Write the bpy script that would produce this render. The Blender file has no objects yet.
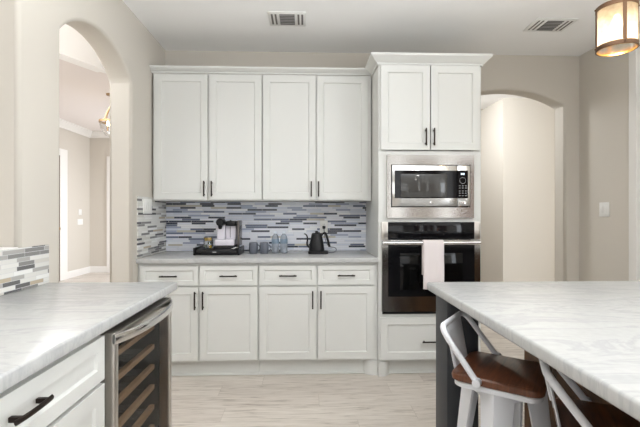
import bpy, bmesh, math, random
from mathutils import Matrix, Vector

C = bpy.context.scene.collection
SC = bpy.context.scene
PI = math.pi
random.seed(7)

# ------------------------------------------------------------------ camera, world, light, exposure
cam_d = bpy.data.cameras.new('camera')
cam = bpy.data.objects.new('camera', cam_d)
C.objects.link(cam)
cam.location = (0, 0, 1.272)
cam.rotation_euler = (PI / 2, 0, math.radians(-2.05))
cam_d.sensor_width = 36.0
cam_d.lens = 410.0 / 640.0 * 36.0
cam_d.clip_start = 0.05
SC.camera = cam

SC.view_settings.view_transform = 'Standard'
SC.view_settings.look = 'None'
SC.view_settings.gamma = 1.0
SC.view_settings.use_curve_mapping = False
SC.view_settings.exposure = 0.07

world = bpy.data.worlds.new('daylight')
SC.world = world
world.use_nodes = True
bgn = world.node_tree.nodes['Background']
bgn.inputs['Color'].default_value = (0.88, 0.94, 1.0, 1)
bgn.inputs['Strength'].default_value = 5.6


def area(name, loc, target, sx, sy, watts, color=(1, 1, 1), shape='RECTANGLE'):
    d = bpy.data.lights.new(name, 'AREA')
    d.shape = shape
    d.size = sx
    d.size_y = sy
    d.energy = watts
    d.color = color
    o = bpy.data.objects.new(name, d)
    C.objects.link(o)
    o.location = loc
    o.rotation_euler = (Vector(target) - Vector(loc)).to_track_quat('-Z', 'Y').to_euler()
    return o


area('daylight_area', (-2.6, -4.7, 1.6), (-1.6, 3, 1.5), 1.8, 2.0, 22, (0.90, 0.95, 1.0))
area('daylight_area', (-0.2, -4.7, 1.6), (0.2, 3, 1.5), 1.8, 2.0, 22, (0.90, 0.95, 1.0))
area('daylight_area', (5.2, -1.2, 1.6), (-1.3, 1.6, 1.4), 2.4, 2.0, 42, (0.90, 0.95, 1.0))
area('daylight_area', (2.45, -4.7, 1.7), (2.45, 3, 1.7), 0.35, 2.2, 5, (0.92, 0.96, 1.0))  # narrow strip added to put a bright band in the steel
area('daylight_area', (3.85, -4.7, 1.7), (3.85, 3, 1.7), 0.30, 2.2, 4, (0.92, 0.96, 1.0))  # second added strip, another bright band for the steel
area('ceiling_fill', (0.6, 0.95, 1.95), (0.6, 0.86, 2.776), 2.6, 1.0, 72, (0.90, 0.95, 1.0))  # unseen fill added above the frame to brighten the ceiling
for lx, ly in ((0.0, 1.7), (0.0, 0.3), (1.4, 0.4), (-0.7, -1.2), (1.5, -1.2)):
    area('recessed_downlight', (lx, ly, 2.765), (lx, ly, 0), 0.16, 0.16, 3, (1.0, 0.97, 0.93), 'DISK')
area('foyer_fill', (-3.3, 5.0, 2.95), (-3.3, 5.0, 0), 1.6, 2.4, 90, (0.95, 0.96, 1.0))  # overhead fill added for the foyer, separate from the lantern
area('foyer_side_fill', (-2.2, 8.2, 1.5), (-4.6, 7.0, 1.2), 1.0, 1.6, 30, (0.85, 0.9, 1.0))  # fill added from the side; no window is modelled here
area('hall_fill', (1.65, 5.7, 2.6), (2.57, 5.8, 1.3), 0.4, 0.4, 6, (0.96, 0.98, 1.0))  # fill added behind the tower to lift the passage side wall
area('header_fill', (-2.5, 2.5, 2.3), (-2.3, 3.0, 3.4), 0.5, 0.5, 22, (1.0, 0.98, 0.96))  # hidden fill added to light the header across the foyer opening
area('hall_fill', (1.75, 4.7, 2.70), (2.75, 5.3, 1.2), 0.5, 0.4, 26, (0.94, 0.97, 1.0))  # fill added to light the wall beyond the right arch


# ------------------------------------------------------------------ materials
def lin(c):
    c = c / 255.0
    return c / 12.92 if c <= 0.04045 else ((c + 0.055) / 1.055) ** 2.4


def rgb(r, g, b):
    return (lin(r), lin(g), lin(b), 1)


def mat(name, color, rough=0.5, metal=0.0, spec=0.5, emit=None, emit_s=0.0, bump=0.0, bscale=60, vary=0.0, stretch=(1, 1, 1)):
    m = bpy.data.materials.new(name)
    m.use_nodes = True
    nt = m.node_tree
    b = nt.nodes['Principled BSDF']
    b.inputs['Base Color'].default_value = color
    b.inputs['Roughness'].default_value = rough
    b.inputs['Metallic'].default_value = metal
    b.inputs['Specular IOR Level'].default_value = spec
    if emit:
        b.inputs['Emission Color'].default_value = emit
        b.inputs['Emission Strength'].default_value = emit_s
    if bump or vary:
        tc = nt.nodes.new('ShaderNodeTexCoord')
        mp = nt.nodes.new('ShaderNodeMapping')
        mp.inputs['Scale'].default_value = stretch
        nt.links.new(tc.outputs['Object'], mp.inputs['Vector'])
        n = nt.nodes.new('ShaderNodeTexNoise')
        n.inputs['Scale'].default_value = bscale
        n.inputs['Detail'].default_value = 4
        nt.links.new(mp.outputs['Vector'], n.inputs['Vector'])
        if bump:
            bp = nt.nodes.new('ShaderNodeBump')
            bp.inputs['Strength'].default_value = bump
            bp.inputs['Distance'].default_value = 0.002
            nt.links.new(n.outputs['Fac'], bp.inputs['Height'])
            nt.links.new(bp.outputs['Normal'], b.inputs['Normal'])
        if vary:
            mx = nt.nodes.new('ShaderNodeMix')
            mx.data_type = 'RGBA'
            mx.inputs[6].default_value = color
            mx.inputs[7].default_value = tuple(c * (1 - vary) for c in color[:3]) + (1,)
            nt.links.new(n.outputs['Fac'], mx.inputs[0])
            nt.links.new(mx.outputs[2], b.inputs['Base Color'])
    return m


def ramp_node(nt, stops, mode='LINEAR'):
    r = nt.nodes.new('ShaderNodeValToRGB')
    r.color_ramp.interpolation = mode
    e = r.color_ramp.elements
    e[0].position, e[0].color = stops[0]
    e[1].position, e[1].color = stops[1]
    for p, c in stops[2:]:
        x = e.new(p)
        x.color = c
    return r


def mth(nt, op, a, b=None):
    n = nt.nodes.new('ShaderNodeMath')
    n.operation = op
    for i, v in enumerate((a, b)):
        if v is None:
            continue
        if isinstance(v, (int, float)):
            n.inputs[i].default_value = v
        else:
            nt.links.new(v, n.inputs[i])
    return n.outputs[0]


def mosaic(name, axis, stops, tile_h=0.0180, tile_l=0.125):
    """random linear glass-and-stone strip mosaic; axis 0 runs along X, 1 along Y"""
    m = bpy.data.materials.new(name)
    m.use_nodes = True
    nt = m.node_tree
    b = nt.nodes['Principled BSDF']
    g = nt.nodes.new('ShaderNodeNewGeometry')
    s = nt.nodes.new('ShaderNodeSeparateXYZ')
    nt.links.new(g.outputs['Position'], s.inputs[0])
    zr = mth(nt, 'DIVIDE', s.outputs[2], tile_h)
    row = mth(nt, 'FLOOR', zr)
    w1 = nt.nodes.new('ShaderNodeTexWhiteNoise')
    w1.noise_dimensions = '1D'
    nt.links.new(row, w1.inputs['W'])
    ln = mth(nt, 'ADD', mth(nt, 'MULTIPLY', w1.outputs['Value'], 0.52 / tile_l), 0.58 / tile_l)
    ax = mth(nt, 'ADD', mth(nt, 'MULTIPLY', s.outputs[axis], ln), mth(nt, 'MULTIPLY', w1.outputs['Value'], 37.3))
    col = mth(nt, 'FLOOR', ax)
    cv = nt.nodes.new('ShaderNodeCombineXYZ')
    nt.links.new(col, cv.inputs[0])
    nt.links.new(row, cv.inputs[1])
    w2 = nt.nodes.new('ShaderNodeTexWhiteNoise')
    w2.noise_dimensions = '2D'
    nt.links.new(cv.outputs[0], w2.inputs['Vector'])
    rp = ramp_node(nt, stops, 'CONSTANT')
    nt.links.new(w2.outputs['Value'], rp.inputs[0])
    fz = mth(nt, 'FRACT', zr)
    fx = mth(nt, 'FRACT', ax)
    gz = mth(nt, 'LESS_THAN', fz, 0.10)
    gx = mth(nt, 'LESS_THAN', fx, 0.016)
    gr = mth(nt, 'MAXIMUM', gz, gx)
    mx = nt.nodes.new('ShaderNodeMix')
    mx.data_type = 'RGBA'
    nt.links.new(gr, mx.inputs[0])
    nt.links.new(rp.outputs[0], mx.inputs[6])
    mx.inputs[7].default_value = rgb(205, 204, 203)
    nt.links.new(mx.outputs[2], b.inputs['Base Color'])
    b.inputs['Roughness'].default_value = 0.22
    return m


def quartz():
    m = bpy.data.materials.new('white_quartz')
    m.use_nodes = True
    nt = m.node_tree
    b = nt.nodes['Principled BSDF']
    g = nt.nodes.new('ShaderNodeNewGeometry')
    mp = nt.nodes.new('ShaderNodeMapping')
    mp.inputs['Rotation'].default_value = (0, 0, 0.55)
    mp.inputs['Scale'].default_value = (0.8, 2.6, 1.0)
    nt.links.new(g.outputs['Position'], mp.inputs['Vector'])
    n = nt.nodes.new('ShaderNodeTexNoise')
    n.inputs['Scale'].default_value = 2.6
    n.inputs['Detail'].default_value = 9
    n.inputs['Roughness'].default_value = 0.62
    n.inputs['Distortion'].default_value = 0.9
    nt.links.new(mp.outputs[0], n.inputs['Vector'])
    r = ramp_node(nt, [(0.0, rgb(190, 190, 188)), (0.46, rgb(192, 192, 190)), (0.50, rgb(180, 180, 180)), (0.54, rgb(191, 191, 189)), (0.70, rgb(187, 187, 185)), (1.0, rgb(192, 192, 190))])
    nt.links.new(n.outputs['Fac'], r.inputs[0])
    n2 = nt.nodes.new('ShaderNodeTexNoise')
    n2.inputs['Scale'].default_value = 40
    n2.inputs['Detail'].default_value = 5
    nt.links.new(g.outputs['Position'], n2.inputs['Vector'])
    r2 = ramp_node(nt, [(0.3, rgb(246, 246, 246)), (0.7, rgb(255, 255, 255))])
    nt.links.new(n2.outputs['Fac'], r2.inputs[0])
    mx = nt.nodes.new('ShaderNodeMix')
    mx.data_type = 'RGBA'
    mx.blend_type = 'MULTIPLY'
    mx.inputs[0].default_value = 0.8
    nt.links.new(r.outputs[0], mx.inputs[6])
    nt.links.new(r2.outputs[0], mx.inputs[7])
    nt.links.new(mx.outputs[2], b.inputs['Base Color'])
    b.inputs['Roughness'].default_value = 0.24
    b.inputs['Specular IOR Level'].default_value = 0.35
    return m


def planks():
    m = bpy.data.materials.new('pale_wood_planks')
    m.use_nodes = True
    nt = m.node_tree
    b = nt.nodes['Principled BSDF']
    g = nt.nodes.new('ShaderNodeNewGeometry')
    s = nt.nodes.new('ShaderNodeSeparateXYZ')
    nt.links.new(g.outputs['Position'], s.inputs[0])
    yr = mth(nt, 'DIVIDE', s.outputs[1], 0.18)
    row = mth(nt, 'FLOOR', yr)
    w1 = nt.nodes.new('ShaderNodeTexWhiteNoise')
    w1.noise_dimensions = '1D'
    nt.links.new(row, w1.inputs['W'])
    ax = mth(nt, 'ADD', mth(nt, 'DIVIDE', s.outputs[0], 1.22), mth(nt, 'MULTIPLY', w1.outputs['Value'], 19.7))
    col = mth(nt, 'FLOOR', ax)
    cv = nt.nodes.new('ShaderNodeCombineXYZ')
    nt.links.new(col, cv.inputs[0])
    nt.links.new(row, cv.inputs[1])
    w2 = nt.nodes.new('ShaderNodeTexWhiteNoise')
    w2.noise_dimensions = '2D'
    nt.links.new(cv.outputs[0], w2.inputs['Vector'])
    tone = ramp_node(nt, [(0.0, rgb(214, 206, 197)), (0.5, rgb(221, 214, 205)), (1.0, rgb(206, 198, 189))])
    nt.links.new(w2.outputs['Value'], tone.inputs[0])
    mp = nt.nodes.new('ShaderNodeMapping')
    mp.inputs['Scale'].default_value = (2.2, 24, 1)
    nt.links.new(g.outputs['Position'], mp.inputs['Vector'])
    va = nt.nodes.new('ShaderNodeVectorMath')
    va.operation = 'ADD'
    nt.links.new(mp.outputs[0], va.inputs[0])
    nt.links.new(w2.outputs['Color'], va.inputs[1])
    n = nt.nodes.new('ShaderNodeTexNoise')
    n.inputs['Scale'].default_value = 2.2
    n.inputs['Detail'].default_value = 6
    n.inputs['Roughness'].default_value = 0.6
    n.inputs['Distortion'].default_value = 0.6
    nt.links.new(va.outputs[0], n.inputs['Vector'])
    gr = ramp_node(nt, [(0.28, rgb(168, 160, 152)), (0.45, rgb(232, 229, 226)), (0.75, rgb(255, 255, 255))])
    nt.links.new(n.outputs['Fac'], gr.inputs[0])
    mx = nt.nodes.new('ShaderNodeMix')
    mx.data_type = 'RGBA'
    mx.blend_type = 'MULTIPLY'
    mx.inputs[0].default_value = 0.9
    nt.links.new(tone.outputs[0], mx.inputs[6])
    nt.links.new(gr.outputs[0], mx.inputs[7])
    fy = mth(nt, 'FRACT', yr)
    fx = mth(nt, 'FRACT', ax)
    seam = mth(nt, 'MAXIMUM', mth(nt, 'LESS_THAN', fy, 0.016), mth(nt, 'LESS_THAN', fx, 0.003))
    mx2 = nt.nodes.new('ShaderNodeMix')
    mx2.data_type = 'RGBA'
    nt.links.new(mth(nt, 'MULTIPLY', seam, 0.32), mx2.inputs[0])
    nt.links.new(mx.outputs[2], mx2.inputs[6])
    mx2.inputs[7].default_value = rgb(132, 120, 106)
    nt.links.new(mx2.outputs[2], b.inputs['Base Color'])
    b.inputs['Roughness'].default_value = 0.42
    return m


def wood(name, dark, light, stretch, scale=4.0, rough=0.4):
    m = bpy.data.materials.new(name)
    m.use_nodes = True
    nt = m.node_tree
    b = nt.nodes['Principled BSDF']
    tc = nt.nodes.new('ShaderNodeTexCoord')
    mp = nt.nodes.new('ShaderNodeMapping')
    mp.inputs['Scale'].default_value = stretch
    nt.links.new(tc.outputs['Object'], mp.inputs['Vector'])
    n = nt.nodes.new('ShaderNodeTexNoise')
    n.inputs['Scale'].default_value = scale
    n.inputs['Detail'].default_value = 8
    n.inputs['Roughness'].default_value = 0.65
    n.inputs['Distortion'].default_value = 1.2
    nt.links.new(mp.outputs[0], n.inputs['Vector'])
    r = ramp_node(nt, [(0.3, dark), (0.7, light)])
    nt.links.new(n.outputs['Fac'], r.inputs[0])
    nt.links.new(r.outputs[0], b.inputs['Base Color'])
    b.inputs['Roughness'].default_value = rough
    return m


def see_glass(name, tint, gloss=0.08, diffuse=0.0, dcol=(1, 1, 1, 1), refl=1.0):
    """clear or tinted glass pane: transparency plus a fresnel reflection, optionally a little scatter"""
    m = bpy.data.materials.new(name)
    m.use_nodes = True
    nt = m.node_tree
    nt.nodes.remove(nt.nodes['Principled BSDF'])
    out = nt.nodes['Material Output']
    tr = nt.nodes.new('ShaderNodeBsdfTransparent')
    tr.inputs[0].default_value = tint
    gl = nt.nodes.new('ShaderNodeBsdfGlossy')
    gl.inputs['Roughness'].default_value = 0.04
    fr = nt.nodes.new('ShaderNodeFresnel')
    fr.inputs['IOR'].default_value = 1.45
    mx = nt.nodes.new('ShaderNodeMixShader')
    fac = mth(nt, 'ADD', mth(nt, 'MULTIPLY', fr.outputs[0], refl), gloss)
    nt.links.new(fac, mx.inputs[0])
    base = tr.outputs[0]
    if diffuse:
        tl = nt.nodes.new('ShaderNodeBsdfTranslucent')
        tl.inputs[0].default_value = dcol
        m2 = nt.nodes.new('ShaderNodeMixShader')
        tcn = nt.nodes.new('ShaderNodeTexCoord')
        nz = nt.nodes.new('ShaderNodeTexNoise')
        nz.inputs['Scale'].default_value = 30
        nt.links.new(tcn.outputs['Object'], nz.inputs['Vector'])
        nt.links.new(mth(nt, 'ADD', mth(nt, 'MULTIPLY', nz.outputs['Fac'], diffuse * 0.8), diffuse * 0.6), m2.inputs[0])
        nt.links.new(tr.outputs[0], m2.inputs[1])
        nt.links.new(tl.outputs[0], m2.inputs[2])
        base = m2.outputs[0]
    nt.links.new(base, mx.inputs[1])
    nt.links.new(gl.outputs[0], mx.inputs[2])
    nt.links.new(mx.outputs[0], out.inputs['Surface'])
    return m


M = {}
M['wall'] = mat('greige_wall_paint', rgb(206, 199, 188), 0.85, bump=0.15, bscale=220)
M['ceil'] = mat('ceiling_paint', rgb(251, 250, 248), 0.9, bump=0.15, bscale=220)
M['trim'] = mat('white_trim_paint', rgb(232, 229, 224), 0.45)
M['cab'] = mat('white_cabinet_paint', rgb(217, 217, 213), 0.42)
M['bronze'] = mat('oil_rubbed_bronze', rgb(45, 36, 31), 0.38, 0.7)
M['steel'] = mat('brushed_steel', (0.56, 0.548, 0.53, 1), 0.13, 1.0, bump=0.03, bscale=30, vary=0.18, stretch=(1, 1, 26))
M['steel2'] = mat('brushed_steel_upright', (0.60, 0.57, 0.53, 1), 0.28, 1.0, bump=0.05, bscale=30, vary=0.15, stretch=(20, 20, 1))
M['chrome'] = mat('polished_steel', (0.74, 0.73, 0.72, 1), 0.16, 1.0)
M['blackglass'] = mat('black_glass', (0.006, 0.006, 0.007, 1), 0.06, 0.0, 0.25)
M['mwglass'] = mat('smoked_oven_glass', (0.06, 0.058, 0.055, 1), 0.06, 0.0, 0.4)
M['black'] = mat('matte_black', (0.008, 0.008, 0.009, 1), 0.45, 0, 0.35)
M['blackplastic'] = mat('black_plastic', (0.007, 0.007, 0.008, 1), 0.35, 0, 0.25)
M['void'] = mat('cooler_liner', (0.006, 0.006, 0.007, 1), 0.6)
M['silver'] = mat('silver_plastic', rgb(216, 212, 220), 0.35, 0.05)
M['grey'] = mat('grey_glaze', rgb(96, 100, 110), 0.35)
M['whitep'] = mat('white_plastic', rgb(232, 231, 227), 0.4)
M['icon'] = mat('panel_print', rgb(190, 190, 192), 0.5)
M['display'] = mat('lit_display', rgb(200, 220, 230), 0.4, emit=(0.7, 0.85, 1, 1), emit_s=1.2)
M['towel'] = mat('towel_cotton', rgb(226, 217, 216), 0.95, bump=0.6, bscale=260)
M['ventdark'] = mat('vent_shadow', rgb(112, 108, 104), 0.8)
M['ventgrey'] = mat('vent_louver', rgb(190, 186, 182), 0.6)
M['islandgrey'] = mat('charcoal_paint', rgb(50, 52, 56), 0.5)
M['rustic'] = wood('rustic_brown_wood', rgb(48, 31, 18), rgb(112, 76, 42), (3, 3, 0.8), 5.0, 0.6)
M['seatwood'] = wood('stained_seat_wood', rgb(62, 34, 22), rgb(120, 72, 46), (14, 1.2, 1), 3.0, 0.32)
M['shelfwood'] = wood('beech_shelf', rgb(140, 110, 80), rgb(172, 140, 106), (8, 1, 8), 4.0, 0.55)
M['doorwood'] = wood('dark_door_wood', rgb(70, 46, 30), rgb(104, 72, 48), (8, 8, 1), 3.0, 0.4)
M['stoolwhite'] = mat('white_powder_coat', rgb(222, 223, 227), 0.35)
M['brass'] = mat('aged_brass', rgb(158, 128, 92), 0.35, 0.8)
M['bronzelamp'] = mat('weathered_bronze', rgb(112, 84, 62), 0.45, 0.6, bump=0.2, bscale=40, vary=0.35)
M['goldlip'] = mat('gold_rim', rgb(196, 150, 80), 0.3, 0.8)
M['bulb'] = mat('lit_bulb', (1, 0.9, 0.72, 1), 0.5, emit=(1.0, 0.80, 0.52, 1), emit_s=7)
M['seedglass'] = see_glass('seeded_glass', (0.98, 0.95, 0.90, 1), 0.0, 0.42, (1.0, 0.91, 0.76, 1), refl=0.2)
M['coolglass'] = see_glass('tinted_cooler_glass', (0.86, 0.85, 0.84, 1), 0.0, refl=0.10)
M['clear'] = see_glass('clear_glass', (0.96, 0.98, 0.99, 1), 0.03, refl=0.6)
M['pet'] = see_glass('clear_bottle_plastic', (0.93, 0.96, 0.99, 1), 0.04, 0.34, (0.95, 0.97, 1, 1), refl=0.6)
M['label'] = see_glass('pale_blue_wrap', (0.80, 0.90, 0.98, 1), 0.04, 0.30, (0.7, 0.86, 1.0, 1), refl=0.6)
M['cap'] = mat('bottle_cap', rgb(222, 230, 238), 0.4)
M['yellow'] = mat('yellow_foil', rgb(214, 172, 44), 0.35, 0.4)
M['green'] = mat('dark_foil', rgb(74, 84, 64), 0.35, 0.4)
M['cord'] = mat('grey_cord', rgb(92, 94, 100), 0.5)
BACK_STOPS = [(0.0, rgb(222, 224, 232)), (0.24, rgb(204, 209, 222)), (0.42, rgb(232, 233, 236)), (0.50, rgb(156, 164, 186)), (0.57, rgb(100, 108, 130)), (0.69, rgb(56, 61, 75)), (0.85, rgb(214, 217, 226)), (0.96, rgb(190, 184, 172))]
SIDE_STOPS = [(0.0, rgb(222, 220, 214)), (0.26, rgb(206, 202, 194)), (0.44, rgb(230, 229, 225)), (0.54, rgb(172, 169, 164)), (0.62, rgb(132, 130, 128)), (0.74, rgb(94, 92, 92)), (0.87, rgb(220, 218, 212)), (0.96, rgb(184, 172, 152))]
M['mosaic_x'] = mosaic('linear_mosaic_blue_grey', 0, BACK_STOPS)
M['mosaic_y'] = mosaic('linear_mosaic_warm_grey', 1, SIDE_STOPS)
M['mosaic_p'] = mosaic('linear_mosaic_short_strips', 1, [(0.0, rgb(222, 220, 214)), (0.20, rgb(206, 202, 194)), (0.34, rgb(230, 229, 225)), (0.46, rgb(172, 169, 164)), (0.56, rgb(136, 134, 131)), (0.70, rgb(104, 103, 102)), (0.82, rgb(216, 214, 208)), (0.94, rgb(184, 170, 148))], 0.0195, 0.085)
M['quartz'] = quartz()
M['floor'] = planks()


# ------------------------------------------------------------------ mesh helpers
def nb():
    return bmesh.new()


def add_box(bm, x0, x1, y0, y1, z0, z1, bev=0.0, seg=2):
    t = bmesh.new()
    bmesh.ops.create_cube(t, size=1.0)
    bmesh.ops.scale(t, vec=(abs(x1 - x0), abs(y1 - y0), abs(z1 - z0)), verts=t.verts)
    bmesh.ops.translate(t, vec=((x0 + x1) / 2, (y0 + y1) / 2, (z0 + z1) / 2), verts=t.verts)
    if bev:
        bmesh.ops.bevel(t, geom=list(t.edges), offset=bev, segments=seg, affect='EDGES', profile=0.5)
    merge(bm, t)
    return bm


def merge(bm, t):
    me = bpy.data.meshes.new('tmp')
    t.to_mesh(me)
    t.free()
    bm.from_mesh(me)
    bpy.data.meshes.remove(me)


def box(*a, **k):
    return add_box(nb(), *a, **k)


def add_tube(bm, pts, r, n=12, sx=1.0, sy=1.0, up=(0, 0, 1), caps=True):
    """sweep an ellipse (r*sx by r*sy) along a polyline"""
    pts = [Vector(p) for p in pts]
    rings = []
    for i, p in enumerate(pts):
        a = pts[max(i - 1, 0)]
        b = pts[min(i + 1, len(pts) - 1)]
        d = (b - a).normalized()
        u = Vector(up)
        if abs(d.dot(u)) > 0.98:
            u = Vector((1, 0, 0))
        s = d.cross(u).normalized()
        t = s.cross(d).normalized()
        rr = r[i] if isinstance(r, (list, tuple)) else r
        rings.append([bm.verts.new(p + s * math.cos(2 * PI * k / n) * rr * sx + t * math.sin(2 * PI * k / n) * rr * sy) for k in range(n)])
    for A, B in zip(rings, rings[1:]):
        for k in range(n):
            bm.faces.new((A[k], A[(k + 1) % n], B[(k + 1) % n], B[k]))
    if caps:
        bm.faces.new(rings[0][::-1])
        bm.faces.new(rings[-1])
    return bm


def tube(*a, **k):
    return add_tube(nb(), *a, **k)


def add_lathe(bm, prof, cx=0, cy=0, n=32, axis='z', origin=(0, 0, 0)):
    rings = []
    for r, z in prof:
        if r < 1e-5:
            rings.append([bm.verts.new((cx, cy, z))])
        else:
            rings.append([bm.verts.new((cx + r * math.cos(2 * PI * k / n), cy + r * math.sin(2 * PI * k / n), z)) for k in range(n)])
    for A, B in zip(rings, rings[1:]):
        for k in range(n):
            a, b = A[k % len(A)], A[(k + 1) % len(A)]
            c, d = B[(k + 1) % len(B)], B[k % len(B)]
            f = []
            for v in (a, b, c, d):
                if v not in f:
                    f.append(v)
            if len(f) >= 3:
                bm.faces.new(f)
    return bm


def lathe(*a, **k):
    return add_lathe(nb(), *a, **k)


def add_prism(bm, poly, lo, hi, axis='z'):
    """extrude a 2-D polygon; axis names the direction of extrusion"""
    def P(a, b, t):
        return {'z': (a, b, t), 'y': (a, t, b), 'x': (t, a, b)}[axis]
    A = [bm.verts.new(P(a, b, lo)) for a, b in poly]
    B = [bm.verts.new(P(a, b, hi)) for a, b in poly]
    n = len(poly)
    bm.faces.new(A)
    bm.faces.new(B)
    for i in range(n):
        bm.faces.new((A[i], A[(i + 1) % n], B[(i + 1) % n], B[i]))
    return bm


def add_sweep(bm, path, prof, side=1):
    """moulding: profile of (out, z) pairs swept along an XY polyline with mitred corners"""
    path = [Vector((p[0], p[1])) for p in path]
    rings = []
    for i, p in enumerate(path):
        ds = []
        if i > 0:
            ds.append((p - path[i - 1]).normalized())
        if i < len(path) - 1:
            ds.append((path[i + 1] - p).normalized())
        ns = [Vector((d.y, -d.x)) * side for d in ds]
        n = ns[0] if len(ns) == 1 else (ns[0] + ns[1]).normalized() / max(0.2, math.cos(ns[0].angle(ns[1]) / 2))
        rings.append([bm.verts.new((p.x + n.x * o, p.y + n.y * o, z)) for o, z in prof])
    m = len(prof)
    for A, B in zip(rings, rings[1:]):
        for k in range(m):
            bm.faces.new((A[k], A[(k + 1) % m], B[(k + 1) % m], B[k]))
    bm.faces.new(rings[0])
    bm.faces.new(rings[-1][::-1])
    return bm


def add_shaker(bm, x0, x1, z0, z1, yf, th=0.02, rail=0.055, depth=0.009):
    """recessed-panel front facing -Y with its face at yf"""
    t = bmesh.new()
    add_box(t, x0, x1, yf, yf + th, z0, z1)
    t.normal_update()
    f = min(t.faces, key=lambda q: q.calc_center_median().y)
    bmesh.ops.inset_region(t, faces=[f], thickness=rail, use_even_offset=True)
    bmesh.ops.inset_region(t, faces=[f], thickness=0.006, use_even_offset=True)
    bmesh.ops.translate(t, vec=(0, depth, 0), verts=f.verts)
    merge(bm, t)
    return bm


def shaker(*a, **k):
    return add_shaker(nb(), *a, **k)


def wpos(o):
    p = Vector((0, 0, 0))
    while o is not None:
        p += o.location
        o = o.parent
    return p


def obj(name, bm, m, parent=None, local=False, smooth=True, angle=35):
    bmesh.ops.recalc_face_normals(bm, faces=bm.faces)
    if parent is not None and not local:
        bmesh.ops.translate(bm, vec=-wpos(parent), verts=bm.verts)
    me = bpy.data.meshes.new(name)
    bm.to_mesh(me)
    bm.free()
    if smooth:
        me.polygons.foreach_set('use_smooth', [True] * len(me.polygons))
        me.set_sharp_from_angle(angle=math.radians(angle))
    me.materials.append(m if not isinstance(m, str) else M[m])
    o = bpy.data.objects.new(name, me)
    C.objects.link(o)
    if parent is not None:
        o.parent = parent
    return o


def thing(name, label, cat, loc=(0, 0, 0), rotz=0, group=None):
    o = bpy.data.objects.new(name, None)
    o.empty_display_size = 0.1
    C.objects.link(o)
    o.location = loc
    o.rotation_euler = (0, 0, rotz)
    return tag(o, label, cat, group)


def tag(o, label, cat, group=None):
    o['label'] = label
    o['category'] = cat
    if group:
        o['group'] = group
    return o


def struct(name, bm, m, label=None, cat=None, smooth=False, parent=None):
    o = obj(name, bm, m, parent, smooth=smooth)
    if parent is None:
        o['kind'] = 'structure'
        if label:
            o['label'] = label
        if cat:
            o['category'] = cat
    return o


def copy_tree(o, parent=None):
    c = o.copy()
    C.objects.link(c)
    if parent is not None:
        c.parent = parent
    for ch in list(o.children):
        copy_tree(ch, c)
    return c


def add_arch_wall(bm, outline, arch, t0, t1, axis, rad=0.022):
    """wall slab from an outline of (a, z); `arch` flags the outline edges that get a rounded bullnose"""
    def P(a, z, t):
        return (t, a, z) if axis == 'x' else (a, t, z)
    w = bmesh.new()
    A = [w.verts.new(P(a, z, t0)) for a, z in outline]
    B = [w.verts.new(P(a, z, t1)) for a, z in outline]
    n = len(outline)
    w.faces.new(A)
    w.faces.new(B)
    for i in range(n):
        f = w.faces.new((A[i], A[(i + 1) % n], B[(i + 1) % n], B[i]))
    w.edges.ensure_lookup_table()
    ed = []
    for i in range(n):
        if arch[i]:
            for R in (A, B):
                e = w.edges.get((R[i], R[(i + 1) % n]))
                ed.append(e)
    bmesh.ops.recalc_face_normals(w, faces=w.faces)
    bmesh.ops.bevel(w, geom=ed, offset=rad, segments=4, affect='EDGES', profile=0.5)
    for f in w.faces:
        nn = f.normal
        flat = abs(nn.x) > 0.999 or abs(nn.y) > 0.999 or abs(nn.z) > 0.9999
        f.smooth = not flat or f.calc_area() < 0.05
    merge(bm, w)
    return bm


def arch_pts(a0, a1, spring, rise, n=26):
    """elliptic-segmental arch from (a0, spring) to (a1, spring)"""
    c, h = (a0 + a1) / 2, abs(a1 - a0) / 2
    R = (h * h + rise * rise) / (2 * rise)
    pts = []
    for i in range(n + 1):
        x = -h + 2 * h * i / n
        seg = math.sqrt(R * R - x * x) - (R - rise)
        ell = rise * math.sqrt(max(0, 1 - (x / h) ** 2))
        pts.append((c + x if a1 > a0 else c - x, spring + 0.9 * seg + 0.1 * ell))
    return pts


# ------------------------------------------------------------------ the setting
CEIL = 2.776
XL, XR, YB = -1.29, 2.62, 3.83
struct('floor', box(-6, 6.5, -5, 9.2, -0.05, 0), 'floor', 'pale greige wood plank floor', 'floor')
bm = nb()
add_box(bm, XL - 0.17, XR + 0.15, -5, YB + 2.0, CEIL, CEIL + 0.06)
add_box(bm, XR + 0.15, 6.5, -5, 5.83, CEIL, CEIL + 0.06)
add_box(bm, -6, XL - 0.17, -5, 1.5, CEIL, CEIL + 0.06)
struct('ceiling', bm, 'ceil', 'white kitchen ceiling', 'ceiling')

# back wall with the arched passage right of the oven tower
pts = [(XL - 0.17, 0), (1.36, 0)] + arch_pts(1.36, 2.475, 2.300, 0.150) + [(2.475, 0), (XR + 0.15, 0), (XR + 0.15, CEIL), (XL - 0.17, CEIL)]
n_arch = len(pts) - 5
flags = [1 <= i < len(pts) - 4 for i in range(len(pts))]
w = add_arch_wall(nb(), pts, flags, YB, YB + 0.17, 'y')
o = struct('wall_back', w, 'wall', 'greige back wall with an arched passage', 'wall')

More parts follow.
